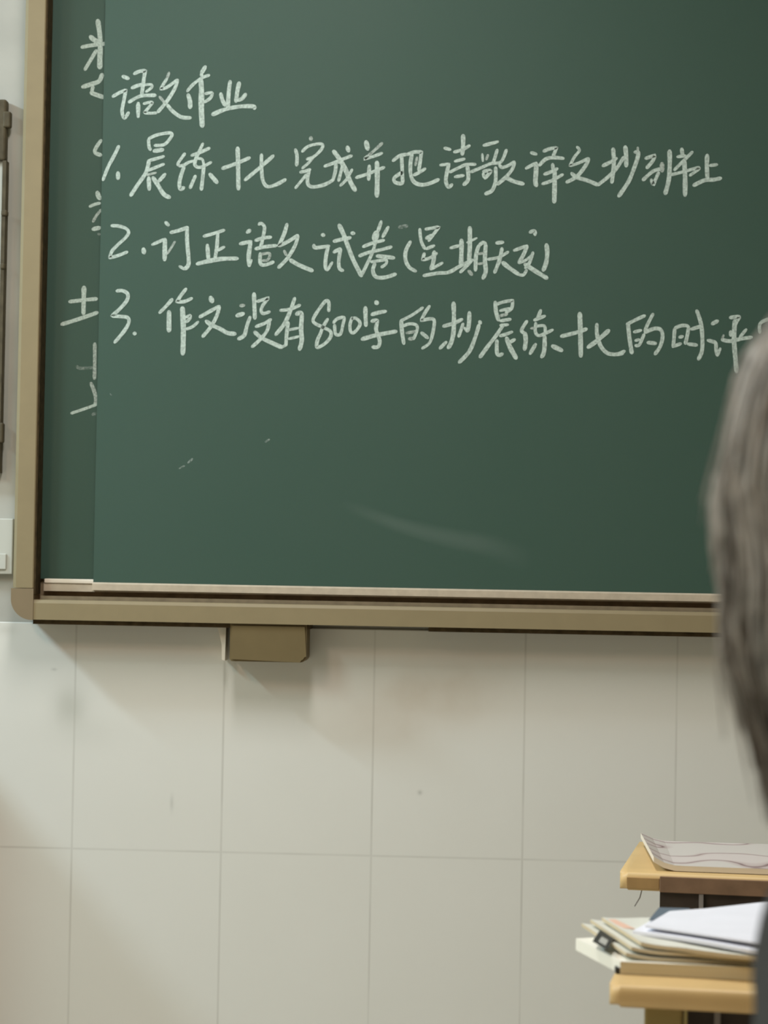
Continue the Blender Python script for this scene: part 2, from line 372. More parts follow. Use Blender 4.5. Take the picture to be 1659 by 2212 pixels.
ONE = [
 (C_, '''w45: 425,195 370,310 300,440 235,605; w55: 415,510 415,590;
 w45: 780,115 785,200 805,245; w42: 780,110 880,65 1020,40 1060,58 1035,110 965,180 850,190; w55: 840,258 955,240; w40: 785,370 880,345 965,320; w50: 785,365 772,440 740,530 650,660 565,790; w40: 770,490 870,450 965,412; f w30: 750,545 870,515; w52: 782,570 788,720; w55: 830,570 890,660 960,770 1035,812; w48: 980,530 900,620;
 w42: 1215,285 1140,390 1130,430; w38: 1140,435 1200,425 1260,390 1340,370; w48: 1205,440 1170,540 1148,640 1160,708 1205,690; w42: 1290,310 1400,270 1510,220; w42: 1430,165 1385,260 1345,350 1335,425 1400,450 1530,390; w34: 1340,345 1420,355 1440,430; w48: 1440,440 1428,560 1410,720; w44: 1340,550 1310,620 1275,700; w58: 1510,530 1600,635'''),
 (D_, '''w50: 110,465 280,405 440,335; w56: 295,215 300,400 305,715; w46: 380,605 560,455 725,310; w46: 580,295 580,440 595,600 650,680 760,655 870,595;
 f w52: 1170,90 1170,125; w48: 985,235 1005,320 1000,430; w40: 1065,265 1130,205 1230,175 1305,175 1300,230 1210,320 1120,355; w36: 1200,330 1140,400 1065,465; w40: 1040,510 1110,495 1165,475; w40: 1120,535 1050,620 985,700; w46: 1150,490 1130,580 1140,660 1200,685 1310,665 1400,625 1445,590;
 w42: 1330,440 1440,400 1560,350 1660,312; w60: 1440,255 1510,350 1580,470 1640,620 1702,730; w60: 1605,205 1622,260; w44: 1470,400 1462,500 1435,595; w40: 1490,390 1550,400 1525,520 1500,615; w38: 1663,475 1600,590 1520,672'''),
 (E_, '''w60: 280,140 302,240; f w38: 475,160 390,240 310,310; w40: 310,310 258,352 258,352 370,320 475,280; w42: 160,575 300,530 400,490 500,450; w52: 320,430 312,600; w62: 410,385 415,560 410,800;
 w46: 600,375 680,315 770,295; w48: 705,300 710,420 715,560 710,640 630,630 620,575 715,510; w46: 770,300 850,270 942,268 942,268 925,400 910,490; w48: 830,290 812,400 815,540 860,630 950,660 1050,640 1150,595; w44: 850,545 920,510 990,465; f w34: 890,330 870,430;
 w45: 1215,220 1290,240; w40: 1165,425 1280,410; w48: 1270,412 1245,520 1235,620 1265,685 1310,655; w42: 1330,270 1430,240 1520,190; w54: 1440,65 1440,180 1430,300; w42: 1340,380 1460,350; w42: 1280,510 1400,450 1480,418 1590,415; w40: 1340,565 1450,548; w50: 1490,430 1502,540 1495,610 1445,660'''),
 (F_, '''w42: -18,508 120,450 230,405 345,385 410,240; w46: 135,190 310,145; w32: 120,290 128,380; f w34: 190,300 168,360; w46: 300,240 270,340 250,400; w46: 130,500 220,495 150,585; w38: 130,520 142,575; w48: 280,450 282,560 275,640 235,730 155,770; w42: 325,420 355,452 430,430 505,382; w46: 505,385 480,470 400,570 300,655; w50: 400,570 500,620 615,650;
 w46: 700,275 770,295; w44: 640,465 770,395; w58: 765,405 762,520 755,620 768,675; w44: 850,260 920,232 1010,215 1010,215 965,320; w46: 800,430 880,352 980,335 1095,345; w46: 960,410 968,480; w46: 860,535 940,505 1020,465; w42: 835,650 950,610 1085,535; w60: 985,490 985,650 980,870;
 w40: 1250,205 1280,250 1220,330 1168,432 1168,432 1270,400 1392,342; w48: 1392,342 1355,430 1250,560 1125,630; w50: 1185,520 1250,570 1380,610 1505,662'''),
 (G_, '''w46: 60,665 180,570 290,460 375,325; w54: 390,200 402,320 402,440; w46: 120,435 220,385 290,340; w52: 245,225 255,380 245,520 230,635; w46: 500,270 545,265; w50: 545,260 540,330 500,450 430,620 310,800; f w30: 540,210 540,260;
 w46: 630,345 745,308 745,308 715,380 645,460; w46: 600,605 720,500 830,465; f w58: 830,400 830,500; w46: 700,595 725,660 725,660 790,510; w56: 920,250 922,420 910,600 868,770;
 w46: 1065,225 1075,320; w40: 1010,325 1115,312; w42: 1195,265 1100,360 975,485; w42: 940,540 1080,505 1255,458 1255,480 1160,550; w60: 1095,370 1105,560 1105,790; w52: 1370,300 1365,420 1372,580; w45: 1400,430 1490,418; w52: 1205,668 1340,605 1450,598 1535,580'''),
]
TWO = [
 (H_, 'w65: 1000,560 1130,568 1260,610 1310,680 1260,770 1120,900 1010,1020 972,1135 972,1135 1110,1100 1290,1030; w90: 1575,970 1588,1055'),
 (I_, '''w48: 760,110 800,150; w42: 600,380 760,310; w56: 755,310 752,450 750,565; f w30: 875,340 820,430 780,490; w48: 820,235 920,210 1030,172; w50: 1018,175 1020,350 1038,560 1030,630 990,672; w36: 990,675 925,635;
 w42: 1215,280 1340,245 1465,205; w46: 1385,240 1375,400 1352,550; w42: 1380,450 1465,405; w50: 1260,380 1275,570; w54: 1135,610 1300,570 1450,548 1625,545'''),
 (J_, '''w50: 185,235 225,205; w46: 100,370 240,340; w54: 230,345 210,480 205,560 215,635; w36: 215,635 240,560; w46: 325,140 355,125 395,170 380,280 350,410; w48: 285,330 380,300 475,290; w46: 285,430 400,405 540,390; w46: 345,480 345,600 400,622 505,585; f w36: 350,495 455,485 435,560 370,570;
 w46: 665,130 630,250 565,395 565,395 680,340 797,266; w48: 795,270 760,390 670,540 560,655; f w36: 630,450 655,505; w54: 700,560 800,620 970,692'''),
 (K_, '''w54: 195,260 225,268; w46: 100,380 112,415 200,408 285,395; w50: 270,400 245,520 238,640 262,685; w42: 262,685 320,590; w46: 335,470 420,425; w46: 420,428 398,560 405,660 450,690; w48: 335,340 450,312 540,295; w56: 400,140 460,270 500,380 570,560 670,755; w56: 548,240 582,245; w42: 670,745 740,600 800,470 840,340;
 w90: 850,230 825,320; w50: 905,100 865,220; w44: 990,165 920,290; w42: 685,405 800,360 940,325; w42: 640,515 760,470 900,440 1030,405; w50: 850,515 960,525 1060,538; w38: 780,585 900,568 965,565 960,610 905,650; w46: 830,600 805,690 845,765 950,770 1080,730;
 w48: 1255,340 1200,450 1195,560 1240,650 1320,698; w42: 1365,190 1380,330 1425,430; w42: 1430,195 1595,168 1595,168 1470,335; w50: 1440,305 1510,265; w40: 1440,430 1540,390; w42: 1420,480 1398,560 1398,560 1480,540 1570,480'''),
 (L_, '''w54: 100,460 90,580 60,675; w42: 60,675 200,595; w46: -30,750 140,720 270,710 400,640 560,560;
 w42: 290,420 400,390; w56: 425,320 425,460 420,640; w56: 525,170 525,400 515,570; w30: 490,355 610,300; w46: 550,560 480,640 410,710; f w46: 510,690 550,740; w48: 635,385 600,500 592,690; w46: 635,390 680,355 718,370; w54: 715,375 705,560 715,700 680,785; f w32: 620,490 700,480; f w32: 620,610 700,600;
 w48: 840,360 925,350; w42: 740,555 870,530 985,465; w48: 910,420 880,560 820,715; w56: 915,590 1000,660 1110,735; w40: 1110,738 1165,740 1205,680;
 w42: 1050,450 1212,390; w48: 1210,392 1170,490 1110,600; w50: 1240,232 1295,218 1305,265; w42: 1280,470 1240,590 1185,660; w56: 1180,610 1300,690 1450,782; w36: 1110,600 1200,560 1270,500; w56: 1440,375 1450,480 1435,600 1400,690'''),
]
THREE = [
 (M_, 'w60: 940,205 1030,200 1112,250 1100,350 1000,470 870,590 870,590 1000,598 1110,615 1130,690 1060,820 910,1000; w75: 1205,860 1235,860'),
 (N_, '''w46: 290,200 220,280 135,365; w62: 250,345 250,460 250,585; w46: 455,75 390,160 345,230 345,230 430,230 525,190; w66: 410,300 420,500 420,700 414,860; w40: 450,420 500,395 500,430 455,475; w40: 450,560 530,530 600,470;
 w64: 745,175 768,235; w48: 615,415 750,340 852,282; w48: 852,285 820,400 750,530 650,650; w54: 690,460 760,510 860,555 950,605 1045,615; f w48: 1100,280 1150,275; w54: 1055,400 1145,372; w48: 1220,410 1180,520 1150,630 1075,678;
 w52: 1265,130 1270,280 1275,435; w42: 1300,230 1442,185 1442,185 1380,260 1350,330 1375,372 1455,350; w42: 1285,530 1390,490 1470,440; w46: 1450,460 1420,580 1330,690 1240,772; w54: 1270,590 1350,660 1450,710 1600,778'''),
 (O_, '''w42: 250,280 370,265 490,215; w50: 425,130 370,290 300,440 195,572; w48: 345,420 330,540 318,700; w56: 440,325 505,320 500,500 508,640 480,750; w36: 340,515 470,490; w36: 350,620 480,590; w40: 260,722 330,690;
 w44: 830,290 832,190 800,165 740,230 650,370 660,430 760,480 850,530 850,600 780,680 692,720 695,640 730,560 760,480 820,380; w42: 900,450 912,560 970,560 1000,450 1012,365 930,382 885,430; w42: 1110,362 1085,450 1092,530 1130,545 1190,480 1202,420 1150,372 1110,380;
 w54: 1268,240 1270,340 1275,465; w66: 1392,175 1412,200; w50: 1340,330 1430,305 1515,290; w48: 1340,410 1400,398 1410,420 1395,500 1420,580 1440,650 1420,715 1350,718; w54: 1225,625 1400,575 1640,530'''),
 (P_, '''w42: 850,190 720,280 580,352; w50: 590,350 600,480 622,625; w42: 610,412 690,385 770,400 780,460 735,570; f w40: 650,495 770,475; f w46: 680,565 740,560; w42: 930,170 870,260 828,345 828,345 940,325 985,350 970,480 930,610 840,680; w48: 830,490 910,555;
 w48: 1090,415 1210,380 1320,330; w54: 1215,130 1220,300 1215,480 1190,600 1150,675; w46: 1050,680 1130,600; w42: 1330,380 1300,470 1275,540; w54: 1405,245 1400,380 1382,475; w36: 1380,480 1345,430; w56: 1525,355 1540,380; w50: 1520,395 1470,560 1400,720 1280,848'''),
 (Q_, '''w50: 275,120 285,240 315,345; w42: 280,155 380,122 485,105 485,105 470,200 400,250; w40: 330,228 460,200; f w40: 330,290 420,270; w46: 335,350 460,330; w42: 335,402 430,395; w50: 370,400 290,520 190,650 92,785; w42: 330,530 400,510 480,480; w50: 295,580 295,720 320,758 365,742; w58: 410,550 450,660 528,800; w48: 510,570 440,612;
 w46: 655,350 590,460 625,495; w54: 630,490 640,590 625,695; w46: 820,220 775,340; w46: 740,342 870,290; w42: 760,370 755,480 795,525 870,500 965,455; w38: 760,415 860,410 872,490; f w30: 700,440 760,430; w54: 865,530 865,640 855,730 828,785; w46: 760,625 690,745; w58: 955,648 1075,705;
 w48: 1060,535 1240,490 1370,445; w60: 1285,255 1292,450 1298,775; w54: 1380,668 1500,580 1635,460; w50: 1490,385 1490,500 1530,640 1600,725 1680,750 1780,740 1800,722'''),
 (R_, '''w40: -20,560 60,565 145,530; w38: 360,155 260,200 165,250; w46: 180,250 195,400 220,555; w38: 240,330 320,310; w36: 255,420 300,408; w38: 255,472 300,462 350,350; w38: 445,135 390,240 355,320; w42: 355,335 450,295 520,302 545,370 520,480 462,565; w44: 385,440 475,450;
 w38: 672,290 665,400 655,490; w40: 672,290 740,262 810,268 812,330 785,455; w42: 720,385 760,375; w38: 660,482 740,450; w40: 810,455 910,468; w42: 845,300 960,265; w44: 905,100 950,240 965,400 960,530 922,620;
 w44: 1065,245 1130,210; w40: 1020,415 1110,440; w42: 1108,440 1112,530 1125,580; w34: 1125,580 1155,500; w42: 1255,178 1350,168 1332,210 1310,260; w52: 1308,205 1300,400 1310,560 1330,755; w42: 1265,320 1265,370; w42: 1170,410 1260,425 1380,400 1490,385; w38: 1430,300 1360,385; f w26: 1190,360 1170,410; w42: 1575,340 1570,260 1600,220 1680,190'''),
]
def writing(name, lines, yface, parent, label, clip=None):
    bm = bmesh.new()
    for (ox, oy, s), t in lines:
        for pts, wd, mi in parse(ox, oy, s, t): ribbon(bm, pts, wd, mi, yface, clip)
    o = obj(name, bm, [M_CHALK, M_FAINT, M_GHOST], parent)
    o['label'] = label
    return o
def pick(block, a, b):
    (c, t) = block; ps_ = [q for q in t.split(';') if q.strip()]
    return [(c, ';'.join(ps_[a:b]))]
for lines, lab in ((pick(OLD[0], 0, 4), 'half hidden chalk character at the top left'), (pick(OLD[0], 4, 9), 'half hidden chalk strokes under the topmost one'),
                   (pick(OLD[1], 0, 2), 'chalk hook left of the numeral 1'), (pick(OLD[1], 2, 3) + pick(OLD[2], 0, 9), 'half rubbed chalk strokes left of the numeral 2'),
                   (pick(OLD[3], 0, 3), 'cross-shaped chalk character left of the numeral 3'), (pick(OLD[3], 3, 5), 'faint upright chalk stroke with a short bar'),
                   (pick(OLD[3], 5, 9), 'faint chalk strokes, lowest at the left')):
    writing('chalk_character', lines, YPB, bpan, lab, None)
writing('chalk_heading', HEAD, YPF, pan, 'short chalk heading of four characters')
for blk, cut, nm in ((ONE, 2, 'first'), (TWO, 2, 'second'), (THREE, 2, 'third')):
    rest = blk[1:]; first = blk[0]
    writing('chalk_numeral', pick(first, 0, cut), YPF, pan, 'chalk numeral of the %s line' % nm)
    writing('chalk_line', pick(first, cut, 999) + rest, YPF, pan, '%s chalk line of characters' % nm)

# eraser smear: a thin film of chalk dust, fading at its edges
def film_material(name, col, amt):
    m = bpy.data.materials.new(name); m.use_nodes = True
    nt = m.node_tree; N = nt.nodes; L = nt.links; b = N['Principled BSDF']
    b.inputs['Base Color'].default_value = (*col, 1); b.inputs['Roughness'].default_value = 0.95; b.inputs['Specular IOR Level'].default_value = 0.0
    at = N.new('ShaderNodeAttribute'); at.attribute_name = 'film'
    mu = N.new('ShaderNodeMath'); mu.operation = 'MULTIPLY'; mu.inputs[1].default_value = amt
    L.new(at.outputs['Fac'], mu.inputs[0]); L.new(mu.outputs[0], b.inputs['Alpha'])
    return m
M_FILM = film_material('chalk_dust_film', (0.5, 0.58, 0.52), 0.07)
def film(name, pts, widths, yface, parent, m):
    bm = bmesh.new(); lay = bm.verts.layers.float.new('film')
    pts = catmull(pts, 6); n = len(pts); rows = []
    for i, (x, y) in enumerate(pts):
        t = i/(n-1); hw = widths[0] + (widths[1]-widths[0])*t
        a, b = pts[max(0, i-1)], pts[min(n-1, i+1)]
        d = Vector((b[0]-a[0], b[1]-a[1])).normalized(); nx, ny = -d.y, d.x
        row = []
        for k in range(7):
            f = (k-3)/3
            q = P(x+nx*hw*f, y+ny*hw*f, yface); v = bm.verts.new((q.x, yface-0.0003, q.z))
            v[lay] = (1-f*f)**1.5 * min(1, 4*t, 3*(1-t)); row.append(v)
        rows.append(row)
    for i in range(n-1):
        for k in range(6): bm.faces.new((rows[i][k], rows[i][k+1], rows[i+1][k+1], rows[i+1][k]))
    return obj(name, bm, m, parent)
film('chalk_smear', [(735, 1085), (850, 1130), (960, 1160), (1060, 1180), (1150, 1215)], (14, 34), YPF, pan, M_FILM)
for pts, wd, mi in [([(406, 1000), (416, 991)], 5, 2), ([(387, 1012), (399, 1006)], 4, 2), ([(573, 955), (582, 949)], 5, 2), ([(1539, 1122), (1541, 1126)], 4, 2), ([(238, 850), (241, 854)], 3, 2), ([(862, 491), (880, 488)], 9, 2)]:
    bm = bmesh.new(); ribbon(bm, pts, wd, mi, YPF)
    obj('chalk_speck', bm, [M_CHALK, M_FAINT, M_GHOST], pan)
#MORE
# ------------------------------------------------------------------ things on the wall at the left
M_BROWN = mat('dark_brown_wood', (0.085, 0.070, 0.042), 0.7, 0.2, var=0.25, vscale=40)
M_SHEET = mat('white_notice_paper', (0.48, 0.48, 0.42), 0.8, 0.2, var=0.05, vscale=10)
M_WHITEP = mat('white_plastic', (0.52, 0.52, 0.46), 0.5, 0.3, var=0.03, vscale=10)
M_LIT_SLIVER = mat('pale_lit_sliver', (0.78, 0.73, 0.62), 0.9, 0.1, var=0.1, vscale=30)  # pale tone for the light on the bracket's left side
nx = P(12, 400, -0.022).x; nt_, nb_ = P(6, 214, -0.022).z, P(6, 1000, -0.022).z
nh = P(6, 346, -0.022).z
nf = thing('notice_board', 'dark brown framed notice board at the left edge, beside the chalkboard', 'notice board')
obj('notice_paper', NB(nx-0.42, nx-0.004, -0.010, 0.006, nb_+0.004, nh+0.01), M_SHEET, nf)
obj('frame_header', NB(nx-0.43, nx-0.0025, -0.022, 0.006, nh, nt_, bev=0.004), M_BROWN, nf)
obj('frame_side', NB(nx-0.0075, nx, -0.020, 0.0065, nb_, nh), M_BROWN, nf)
obj('frame_side', NB(nx-0.43, nx-0.415, -0.020, 0.0065, nb_, nh), M_BROWN, nf)
obj('frame_foot', NB(nx-0.43, nx, -0.019, 0.0065, nb_-0.02, nb_), M_BROWN, nf)
for y, hh, ex in ((258, 0.016, 0.007), (460, 0.006, 0.004), (575, 0.006, 0.002), (935, 0.02, 0.006)):
    z = P(8, y, -0.02).z
    obj('clip', NB(nx-0.008, nx+ex, -0.024, -0.004, z-hh, z+hh, bev=0.003), M_BROWN, nf)
bx = P(27, 1200, -0.012).x
wb = thing('wall_box', 'white plastic wall box at the left edge, below the brown framed notice board', 'wall box')
obj('housing', NB(bx-0.30, bx, -0.012, 0.0065, P(5, 1240, -0.012).z, P(5, 1120, -0.012).z, bev=0.002), M_WHITEP, wb)
obj('cover', NB(bx-0.29, bx-0.012, -0.016, -0.012, P(5, 1230, -0.012).z, P(5, 1196, -0.012).z, bev=0.0015), M_WHITEP, wb)
bm = bmesh.new()
p0 = P(481, 1358, 0)
prism(bm, [(p0.x-0.010, ZT+0.002), (p0.x-0.004, ZT-0.004), (p0.x+0.004, p0.z-0.03), (p0.x+0.005, p0.z-0.06), (p0.x+0.011, p0.z-0.062), (p0.x+0.012, ZT-0.004), (p0.x+0.012, ZT+0.002)], 'y', -0.045, 0.001)
obj('bracket_lit_sliver', bm, M_LIT_SLIVER, wf)  # pale sliver put in for the bracket's lit left face

# unseen grey cupboard added left of the board to cast shade on the tiles
M_SHADE_CAB = mat('shade_cabinet_grey_metal', (0.42, 0.42, 0.40), 0.45, 0.4)
M_DARK = mat('shade_cabinet_dark_metal', (0.05, 0.05, 0.05), 0.5, 0.3)
ca = thing('shade_cabinet', 'unseen low grey metal cupboard, added left of the chalkboard to shade the tiles', 'shade_cabinet')
obj('shade_cabinet_carcass', NB(-1.62, -1.0, -0.40, -0.004, 0.04, 1.0, bev=0.004), M_SHADE_CAB, ca)
obj('shade_cabinet_plinth', NB(-1.60, -1.02, -0.38, -0.01, 0.0, 0.04), M_DARK, ca)
for x0, x1, hx in ((-1.61, -1.315, -1.335), (-1.305, -1.01, -1.285)):
    d = obj('shade_cabinet_door', NB(x0, x1, -0.412, -0.40, 0.06, 0.985, bev=0.003), M_SHADE_CAB, ca)
    obj('shade_cabinet_handle', NB(hx-0.006, hx+0.006, -0.432, -0.412, 0.5, 0.62, bev=0.003), M_DARK, d)

# ------------------------------------------------------------------ desks
M_DTOP = mat('yellow_laminate', (0.63, 0.435, 0.195), 0.45, 0.35, var=0.06, vscale=14)
M_DLEG = mat('yellow_painted_leg', (0.40, 0.31, 0.12), 0.5, 0.3, var=0.05, vscale=14)
M_DBOX = mat('dark_brown_steel', (0.050, 0.038, 0.030), 0.45, 0.3, var=0.2, vscale=30)
M_STRIP = mat('brown_edge_strip', (0.235, 0.148, 0.092), 0.6, 0.2, var=0.15, vscale=30)
M_SHADE_BAND = mat('brown_shade_band', (0.42, 0.27, 0.115), 0.5, 0.3, var=0.12, vscale=30)  # laminate darkened to give the shade on the rear desk's front
M_BAR = mat('grey_steel_bar', (0.26, 0.24, 0.23), 0.4, 0.4)
ZD = 0.76
def rrect(x0, x1, y0, y1, r, n=5):
    out = []
    for cx, cy, a0 in ((x1-r, y0+r, -90), (x1-r, y1-r, 0), (x0+r, y1-r, 90), (x0+r, y0+r, 180)):
        for k in range(n+1):
            a = math.radians(a0+90*k/n); out.append((cx+r*math.cos(a), cy+r*math.sin(a)))
    return out
def desk(label, corner, rz, depth, th, legx, boxx, legmat, barx, strip):
    t = thing('school_desk', label, 'desk', (corner.x, corner.y, 0), rz)
    W = 0.60
    bm = bmesh.new(); prism(bm, rrect(0, W, 0, depth, 0.012), 'z', ZD-th, ZD)
    es = [e for e in bm.edges if abs(e.verts[0].co.z-e.verts[1].co.z) < 1e-6]
    bmesh.ops.bevel(bm, geom=es, offset=th*0.44, segments=4, profile=0.5, affect='EDGES')
    obj('desk_top', bm, M_DTOP, t, True)
    zb = ZD-th-0.0003
    for lx in (legx, W-legx-0.038):
        for ly in (0.018, depth-0.05):
            obj('leg', NB(lx, lx+0.038, ly, ly+0.03, 0.0, zb, bev=0.003), legmat, t)
    bm = bmesh.new()   # open drawer tray: floor, back, two sides, front
    x0, x1, y0, y1, z0 = boxx, W-boxx, 0.022 if boxx > 0.06 else 0.004, depth-0.055, zb-0.13
    if boxx > 0.06: y0 = 0.03
    for a in ((x0, x1, y0, y1, z0, z0+0.004), (x0, x1, y1-0.004, y1, z0+0.004, zb), (x0, x0+0.004, y0, y1-0.004, z0+0.004, zb), (x1-0.004, x1, y0, y1-0.004, z0+0.004, zb), (x0+0.004, x1-0.004, y0, y0+0.004, z0+0.004, zb)):
        box(bm, *a)
    obj('drawer', bm, M_DBOX, t)
    obj('support_bar', NB(barx, barx+0.006, y0-0.006, y0-0.0005, z0, zb-0.001), M_BAR, t)
    if strip:
        obj('edge_strip', NB(boxx, W-boxx, -0.0035, 0.0045, ZD-th-0.001, ZD-0.003, bev=0.001), M_STRIP, t)
        obj('edge_shade_band', NB(0.010, boxx-0.0005, -0.0012, 0.0045, ZD-th+0.002, ZD-0.006, bev=0.0008), M_SHADE_BAND, t)  # thin darker band painting shade onto the front edge
        tr = bmesh.new(); tube(tr, [(0.03, 0.02, zb+0.001), (0.027, 0.018, zb-0.012), (0.020, 0.016, zb-0.024)], 0.0008, 6)
        obj('wire_hook', tr, M_BAR, t)
    return t
RZ = math.radians(-8)
ca_, cb_ = HZ(1315, 2128, ZD), HZ(1338, 1884, ZD)
print('desks', ca_, cb_)
desk('yellow school desk in front, with a pile of exam papers on it', ca_, RZ, 0.40, 0.021, 0.034, 0.076, M_DLEG, 0.103, False)
desk('yellow school desk behind, with a dark brown front strip and one printed sheet on it', cb_, RZ, 0.37, 0.0235, 0.062, 0.055, M_DBOX, 0.108, True)

# ------------------------------------------------------------------ papers
def paper(name, top, zt, th, m, side=None, curl=None, parent=None, lie=True):
    """a sheet or booklet: four corners FL FR BR BL of its upper face (in plan) at height zt, thickness th"""
    c = [HZ(x, y, zt) for x, y in top]
    bm = bmesh.new(); n, k = 14, 10; T, B = [], []
    for j in range(k+1):
        v = j/k; rt, rb = [], []
        for i in range(n+1):
            u = i/n
            q = (c[0]*(1-u)+c[1]*u)*(1-v) + (c[3]*(1-u)+c[2]*u)*v
            dz = curl(u, v) if curl else 0
            rt.append(bm.verts.new((q.x, q.y, q.z+dz))); rb.append(bm.verts.new((q.x, q.y, q.z+dz-th)))
        T.append(rt); B.append(rb)
    fs = []
    for j in range(k):
        for i in range(n):
            bm.faces.new((T[j][i], T[j][i+1], T[j+1][i+1], T[j+1][i])); bm.faces.new((B[j][i], B[j+1][i], B[j+1][i+1], B[j][i+1]))
    for i in range(n):
        for f in (bm.faces.new((T[0][i], B[0][i], B[0][i+1], T[0][i+1])), bm.faces.new((T[k][i], T[k][i+1], B[k][i+1], B[k][i]))): f.material_index = 1
    for j in range(k):
        for f in (bm.faces.new((T[j][0], T[j+1][0], B[j+1][0], B[j][0])), bm.faces.new((T[j][n], B[j][n], B[j+1][n], T[j+1][n]))): f.material_index = 2 if False else 1
    return obj(name, bm, [m, side or m], parent)
def pages(name, c1, c2, sc=1.0):
    m = mat(name, c1, 0.85, 0.1); nt = m.node_tree; N = nt.nodes; L = nt.links
    tc = N.new('ShaderNodeTexCoord'); mp = N.new('ShaderNodeMapping'); mp.inputs['Scale'].default_value = (4, 4, 700*sc)
    n = N.new('ShaderNodeTexNoise'); n.inputs['Scale'].default_value = 1; n.inputs['Detail'].default_value = 3
    L.new(tc.outputs['Object'], mp.inputs[0]); L.new(mp.outputs[0], n.inputs['Vector'])
    mx = N.new('ShaderNodeMix'); mx.data_type = 'RGBA'; mx.inputs[6].default_value = (*c1, 1); mx.inputs[7].default_value = (*c2, 1)
    L.new(n.outputs['Fac'], mx.inputs[0]); L.new(mx.outputs[2], N['Principled BSDF'].inputs['Base Color'])
    return m
M_WHITE = mat('white_exam_paper', (0.80, 0.81, 0.87), 0.8, 0.15, var=0.02, vscale=20)
M_CREAM = mat('cream_paper', (0.70, 0.70, 0.62), 0.8, 0.15, var=0.04, vscale=20)
M_IVORY = mat('ivory_cover', (0.86, 0.84, 0.74), 0.6, 0.25)
M_TAN = pages('tan_page_edges', (0.55, 0.46, 0.30), (0.66, 0.57, 0.40))
M_TAN2 = pages('yellowed_page_edges', (0.62, 0.53, 0.34), (0.72, 0.64, 0.45))
M_WEDGE = pages('white_page_edges', (0.66, 0.66, 0.72), (0.82, 0.82, 0.86))
M_BLUE = mat('slate_blue_card', (0.13, 0.165, 0.20), 0.6, 0.2)
M_PINK = mat('pale_orange_paper', (0.75, 0.50, 0.38), 0.8, 0.1)
M_BLACK = mat('black_print', (0.045, 0.045, 0.04), 0.6, 0.2)
M_GREY = mat('grey_print', (0.42, 0.42, 0.38), 0.7, 0.2)
G = 'exam papers piled on the front desk'
b1 = paper('workbook', [(1340, 2077), (1665, 2093), (1560, 2012), (1244, 2027)], 0.773, 0.0125, M_IVORY, M_TAN2)
# the left edge of the bottom workbook is its ivory cover wrapped round
for p in b1.data.polygons:
    if p.normal.x < -0.6: p.material_index = 0
tag(b1, 'thick ivory workbook at the bottom of the paper pile, its left edge sticking out', 'workbook', G)
q = HZ(1337, 2102, 0.7605)
obj('corner_tape', NB(q.x-0.004, q.x+0.004, q.y-0.004, q.y+0.010, 0.7605, 0.7665, bev=0.001), M_BLACK, b1)
b2 = paper('exam_booklet', [(1352, 2066), (1665, 2080), (1575, 1990), (1256, 2002)], 0.7770, 0.0035, M_CREAM, M_TAN, curl=lambda u, v: 0.004*max(0, 1-u*4)**2)
tag(b2, 'cream exam booklet with a black printed block, lying on the ivory workbook', 'booklet', G)
def onface(name, pts, z, m, parent, dz=0.0012):
    bm = bmesh.new(); vs = [HZ(x, y, z) for x, y in pts]
    A_ = [bm.verts.new((v.x, v.y, z+dz)) for v in vs]; B2 = [bm.verts.new((v.x, v.y, z)) for v in vs]
    n = len(vs); bm.faces.new(A_); bm.faces.new(B2[::-1])
    for i in range(n): bm.faces.new((A_[i], A_[(i+1) % n], B2[(i+1) % n], B2[i]))
    return obj(name, bm, m, parent)
onface('printed_block', [(1280, 2034), (1296, 2010), (1328, 2026), (1312, 2052)], 0.7818, M_BLACK, b2, 0.0006)
onface('printed_block', [(1293, 2034), (1300, 2024), (1314, 2032), (1308, 2043)], 0.7825, M_GREY, b2, 0.0005)
b2b = paper('exam_booklet', [(1364, 2054), (1665, 2072), (1580, 1984), (1275, 1994)], 0.7824, 0.0036, M_CREAM, M_TAN, curl=lambda u, v: 0.0042*max(0, 1-u*4)**2 + 0.0012*math.sin(math.pi*min(1, u*1.5)))
tag(b2b, 'second cream exam booklet, just above the one with the black printed block', 'booklet', G)
b3 = paper('tan_booklet', [(1384, 2044), (1665, 2068), (1590, 1978), (1300, 1990)], 0.7872, 0.0040, M_CREAM, M_TAN, curl=lambda u, v: 0.0044*max(0, 1-u*4)**2 + 0.0012*math.sin(math.pi*min(1, u*1.5)) + 0.0012*math.sin(math.pi*min(1, u*2.2)))
tag(b3, 'thin tan booklet directly under the white exam sheets', 'booklet', G)
pk = paper('loose_sheet', [(1346, 2004), (1372, 2006), (1330, 1986), (1304, 1985)], 0.7912, 0.0006, M_PINK)
tag(pk, 'pale orange sheet corner peeking out at the left of the paper pile', 'sheet', G)
b4 = paper('exam_sheets', [(1366, 2011), (1648, 2055), (1668, 1957), (1424, 1978)], 0.7935, 0.0035, M_WHITE, M_WEDGE, curl=lambda u, v: 0.001*math.sin(u*4))
tag(b4, 'lower bundle of white exam sheets on the tan booklet', 'paper', G)
bl = paper('slate_card', [(1402, 1986), (1475, 1986), (1490, 1962), (1424, 1960)], 0.7965, 0.001, M_BLUE)
tag(bl, 'slate blue card sticking out behind the white exam sheets', 'card', G)
b5 = paper('exam_sheets', [(1394, 2000), (1648, 2038), (1668, 1953), (1446, 1969)], 0.7995, 0.0022, M_WHITE, M_WEDGE, curl=lambda u, v: 0.0045*v*max(0, u-0.35)+0.0005)
tag(b5, 'top bundle of white exam sheets, uppermost in the paper pile', 'paper', G)
